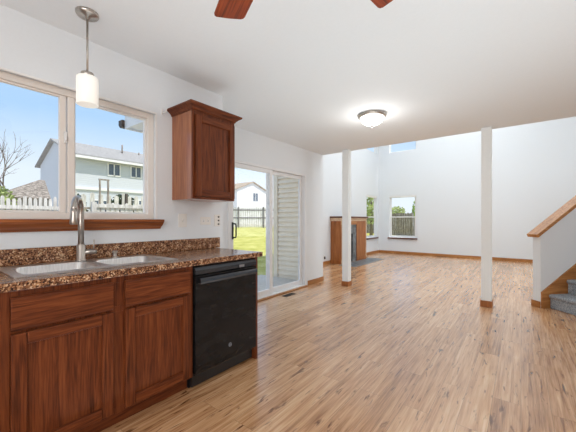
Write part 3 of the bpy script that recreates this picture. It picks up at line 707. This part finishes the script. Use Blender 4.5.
# ------------------------------------------------------------ outside: ground, patio
b = new()
def gz(x, y):
    d_ = max(0, -x-5) if y < 40 else 0
    t_ = min(1, max(0, (y-7)/6))*min(1, max(0, (40-y)/6))
    return -.12 + t_*min(.65, d_*.048)
def ground(name, m, gx, gy, skip=None):
    b = new(); V = {}
    def vv(i, j):
        if (i, j) not in V: V[i, j] = b.verts.new((gx[i], gy[j], gz(gx[i], gy[j])))
        return V[i, j]
    for i in range(len(gx)-1):
        for j in range(len(gy)-1):
            if skip and skip((gx[i]+gx[i+1])/2, (gy[j]+gy[j+1])/2): continue
            b.faces.new((vv(i, j), vv(i+1, j), vv(i+1, j+1), vv(i, j+1)))
    return struct(name, b, m)
GX = [-70, -45, -30, -24, -18.5, -14, -11, -8, -6, -3.0, 3, 6, 20, 60]; GY = [-20, -8, 0, 3.6, 7, 10, 13, 15, 18, 24, 34, 40, 70]
in_lawn = lambda x, y: -24 < x < 6 and 3.6 < y < 24
ground('lawn', M['grass'], GX, GY, lambda x, y: not in_lawn(x, y))
ground('ground', M['earth'], GX, GY, in_lawn)
b = new(); box(b, -4.6, 2.2, -.119, XD-.13, YE-.13, -.03); struct('patio', b, M['concrete'], bevel=.01)

# fences
def fence(label, a, c, h, zf, pale=True, pitch=.12, gap=.02, rails=(.25, .82), post_every=2.4, mats=('fence_pale', 'fence_pale', 'fence_dark'), railside=1, jag=.03, group=None):
    a = Vector(a); c = Vector(c); d_ = c-a; ln_ = d_.length; ang = math.atan2(d_.y, d_.x)
    f = thing('picket_fence' if gap > .015 else 'board_fence', label, 'fence', (a.x, a.y, zf), ang, group)
    nsec = max(1, round(ln_/post_every)); sec = ln_/nsec
    for s_ in range(nsec):
        b = new(); x = s_*sec+.07
        while x < (s_+1)*sec-.03:
            hh = h+random.uniform(-jag, jag); xe = min(x+pitch-gap, (s_+1)*sec-.01)
            m_ = (x+xe)/2
            prism(b, [(x, .05), (xe, .05), (xe, hh-.05), (m_+.02, hh), (m_-.02, hh), (x, hh-.05)], 'Y', -.011, .011); x += pitch
        obj('picket_panel', b, M[mats[0]], f, local=True)
        for r_ in rails:
            b = new(); box(b, s_*sec, -.012*railside, r_*h-.045, (s_+1)*sec, -.05*railside, r_*h+.045); obj('rail', b, M[mats[1]], f, local=True)
    for s_ in range(nsec+1):
        b = new(); box(b, s_*sec-.05, -.012*railside, -.3, s_*sec+.05, -.11*railside, h+.03); obj('fence_post', b, M[mats[2]], f, local=True)
    return f
# kitchen view: fence behind the yard, X about -8..-14
fence('weathered pale picket fence in the yard beyond the kitchen window', (-10.0, -2.0), (-10.0, 2.75), 1.90, -.12, pitch=.105, gap=.032, rails=(.22, .86), mats=('fence_pale', 'fence_pale', 'fence_grey'), jag=.06)
fence('low white picket fence seen through the right kitchen window pane', (-8.6, 3.0), (-8.6, 6.9), 1.74, -.12, pitch=.12, gap=.035, rails=(.4, .965), mats=('fence_pale', 'fence_pale', 'fence_pale'))
fence('tall gappy fence behind the low white picket fence', (-15.2, 4.1), (-15.2, 12.0), 2.55, -.12, pitch=.34, gap=.15, rails=(.3, .72), mats=('fence_pale', 'fence_grey', 'fence_dark'), jag=.1)
# swing frame in the neighbour yard
sw = thing('timber_frame', 'dark open timber frame standing before the blue house', 'frame', (-14.5, 5.5, -.12), PI/2)
for xx in (-.165, .165):
    b = new(); box(b, xx-.03, -.03, 0, xx+.03, .03, 3.05); obj('upright', b, M['fence_grey'], sw, local=True)
b = new(); box(b, -.21, -.035, 3.05, .21, .035, 3.11); obj('crossbar', b, M['fence_grey'], sw, local=True)
# door view fence
fence('grey wooden fence with dark rails beyond the lawn outside the sliding door', (-22.5, 15.0), (-15.0, 22.8), 1.82, .50, pitch=.16, gap=.045, rails=(.48, .86), mats=('fence_pale', 'fence_dark', 'fence_dark'), jag=.04, railside=1)
# back window fence
fence('grey board fence beyond the back living room window', (-14, 23.6), (6, 24.0), 1.85, -.12, pitch=.17, gap=.012, rails=(.3, .85), mats=('fence_grey', 'fence_grey', 'fence_grey'))
# shed
sh = thing('garden_shed', 'low shed with weathered shingle roof behind the pale picket fence', 'shed', (-14, 2.6, -.12))
b = new(); box(b, -15.9, 2.0, -.12, -13.0, 3.2, 1.93); obj('wall', b, M['fence_grey'], sh)
b = new(); q = [b.verts.new(p) for p in ((-12.85, 1.75, 1.92), (-12.85, 3.2, 1.92), (-16.1, 3.2, 1.92), (-16.1, 1.75, 1.92), (-14.5, 3.42, 2.72), (-14.5, 3.25, 2.72))]
for f in ((0, 1, 4, 5), (1, 2, 4), (2, 3, 5, 4), (3, 0, 5), (0, 3, 2, 1)): b.faces.new([q[i] for i in f])
obj('roof', b, M['shed_shingle'], sh)

# houses
def house(label, name_xy, rz, Wd, Ln, ze, zr_, z0, wall_m, roof_m, windows, zsplit=None, over=.5, side_windows=(), pipes=()):
    # local: x across (gable width, 0..Wd from the facade back), y along (0..Ln); facade at x=0
    h = thing('neighbour_house', label, 'house', (name_xy[0], name_xy[1], z0), rz)
    b = new(); prism(b, [(0, 0), (-Wd, 0), (-Wd, ze), (-Wd/2, zr_), (0, ze)], 'Y', 0, Ln); obj('wall', b, wall_m, h, local=True)
    for sgn in (0, 1):
        b = new(); sl_ = (zr_-ze)/(Wd/2); t_ = .12
        if sgn == 0: p_ = [(over, ze-over*sl_+.02), (-Wd/2, zr_+.02), (-Wd/2, zr_+.02+t_), (over, ze-over*sl_+.02+t_)]
        else: p_ = [(-Wd-over, ze-over*sl_+.02), (-Wd/2, zr_+.02), (-Wd/2, zr_+.02+t_), (-Wd-over, ze-over*sl_+.02+t_)]
        prism(b, p_, 'Y', -.3, Ln+.3); obj('roof_slope', b, roof_m, h, local=True)
    b = new(); box(b, over, -.3, ze-over*.45-.12, over+.1, Ln+.3, ze-over*.45+.05); obj('gutter', b, M['white'], h, local=True)
    for y_, z_, w_, hh in windows:
        b = new(); ring_box(b, 'X', 0.001, .06, y_-w_/2, z_-hh/2, y_+w_/2, z_+hh/2, .09); box(b, .001, y_-.04, z_-hh/2, .06, y_+.04, z_+hh/2)
        f_ = obj('window', b, M['white'], h, local=True)
        b = new(); box(b, .002, y_-w_/2+.08, z_-hh/2+.08, .02, y_+w_/2-.08, z_+hh/2-.08); obj('pane', b, M['far_glass'], f_, local=True)
    for x_, z_, w_, hh in side_windows:
        b = new(); ring_box(b, 'Y', -.06, -.001, x_-w_/2, z_-hh/2, x_+w_/2, z_+hh/2, .09); box(b, x_-.04, -.06, z_-hh/2, x_+.04, -.001, z_+hh/2)
        f_ = obj('window', b, M['white'], h, local=True)
        b = new(); box(b, x_-w_/2+.08, -.02, z_-hh/2+.08, x_+w_/2-.08, -.002, z_+hh/2-.08); obj('pane', b, M['far_glass'], f_, local=True)
    for x_, y_, l_ in pipes:
        zz = zr_-abs(x_+Wd/2)*(zr_-ze)/(Wd/2)
        b = new(); tube(b, [(x_, y_, zz), (x_, y_, zz+l_)], .07, 8); obj('roof_vent', b, M['fence_grey'], h, local=True)
    if zsplit:
        b = new(); box(b, .001, 0, zsplit-.10, .12, Ln, zsplit+.10); obj('band_board', b, M['white'], h, local=True)
    return h
house('blue grey two storey house with grey roof seen through the kitchen window', (-26, 7.75), 0, 8.2, 9, 6.22, 7.8, -.12, M['blue_siding'], M['shingle'],
      [(2.85, 5.36, 1.0, 1.05), (4.6, 5.38, .95, 1.0), (5.5, 2.3, 1.5, 1.5), (2.0, 2.2, 1.6, 1.4)], zsplit=3.7, pipes=((-2.6, 4.6, .9), (-3.2, 1.0, .35), (-3.2, 6.4, .35)))
house('white gabled house with tan roof seen through the sliding door', (-35.0, 39.1), PI/2, 6.9, 10, 6.2, 7.5, -.12, M['white_siding'], M['tan_shingle'],
      [], side_windows=((-2.8, 5.1, 1.3, 1.5),))

# trees
def leaves(bm, c, r, n, s):
    for _ in range(n):
        while True:
            p = Vector((random.uniform(-1, 1), random.uniform(-1, 1), random.uniform(-1, 1)))
            if .25 < p.length < 1: break
        q = Vector((c[0]+p.x*r[0], c[1]+p.y*r[1], c[2]+p.z*r[2]))
        u = Vector((random.gauss(0, 1), random.gauss(0, 1), random.gauss(0, 1))).normalized(); v = u.orthogonal().normalized(); k = s*random.uniform(.6, 1.3)
        bm.faces.new([bm.verts.new(q+u*k), bm.verts.new(q+v*k*.5), bm.verts.new(q-u*k), bm.verts.new(q-v*k*.5)])
def tree(label, x, y, z0, h, crown, n, s, leaf='leaf', trunk=.12):
    t = thing('leafy_tree', label, 'tree', (x, y, z0), 0, 'leafy trees beyond the living room windows')
    b = new(); tube(b, [(x, y, z0), (x+.05, y, z0+h*.4), (x, y+.05, z0+h*.75)], [trunk, trunk*.8, trunk*.4], 8); obj('trunk', b, M['bark'], t)
    b = new(); leaves(b, (x, y, z0+h-crown[2]), crown, n, s); obj('crown', b, M[leaf], t)
def gpt(u, v, d_):
    # point on a view ray at range d_ (for outdoor things placed by sight)
    a = u-288; X = (.7905*a-184.2); Y = (.6125*a+237.7); q = d_/math.hypot(X, Y); return X*q, Y*q, CAM_H+(220-v)*q
x, y, z = gpt(397.5, 205, 32); tree('round green tree beyond the fence behind the back window', x, y, -.1, 2.65, (.75, .75, .55), 420, .14, 'leaf_pale')
x, y, z = gpt(418.5, 205, 20); tree('tall green tree at the right side of the back window', x, y, -.1, 2.7, (.36, .36, .8), 330, .10)
x, y, z = gpt(371, 205, 22); tree('pale green tree outside the living room side window', x, y, -.1, 3.6, (.8, .8, 1.3), 700, .13, 'leaf_pale')
x, y, z = gpt(1, 191, 12.4)
t = thing('shrub', 'bright green shrub at the left edge of the kitchen window', 'shrub', (x, y, -.12))
b = new(); tube(b, [(x, y, -.12), (x, y, 1.6)], .04, 6); obj('stem', b, M['bark'], t)
b = new(); leaves(b, (x, y, 1.5), (.42, .4, .7), 900, .06); obj('crown', b, M['leaf_pale'], t)
random.seed(21)
for lab, yy, rr in (('dark green bush behind the left end of the tall gappy fence', 5.0, .55), ('dark green bush in the middle behind the tall gappy fence', 7.2, .9)):
    t = thing('shrub', lab, 'shrub', (-16.6, yy, -.12), 0, 'dark bushes behind the gappy fence')
    b = new(); tube(b, [(-16.6, yy, -.12), (-16.6, yy, 1.8)], .06, 6); obj('stem', b, M['bark'], t)
    b = new(); leaves(b, (-16.6, yy, 1.55), (.5, rr, .95), 900, .11); obj('crown', b, M['leaf_dark'], t)
# bare tree
x, y, z = gpt(6, 190, 20)
random.seed(12)
b = new()
def branch(p, d_, l_, r_, k_):
    q = p+d_*l_; m_ = (p+q)/2+Vector((random.uniform(-.06, .06), random.uniform(-.06, .06), 0))*l_
    tube(b, [p, m_, q], [r_, r_*.85, r_*.65], 5)
    if k_ == 0: return
    for _ in range(3 if k_ > 1 else 2):
        e_ = (d_+Vector((random.gauss(0, .38), random.gauss(0, .38), random.gauss(.08, .2)))).normalized(); branch(q, e_, l_*random.uniform(.62, .85), r_*.6, k_-1)
branch(Vector((x, y, -.12)), Vector((0, 0, 1)), 1.7, .07, 5)
tag(center(obj('bare_tree', b, M['bark'], None)), 'leafless tree with thin branches behind the shed', 'tree')
S.cycles.max_bounces = 10; S.cycles.diffuse_bounces = 6; S.cycles.transparent_max_bounces = 16
S.cycles.sample_clamp_indirect = 8
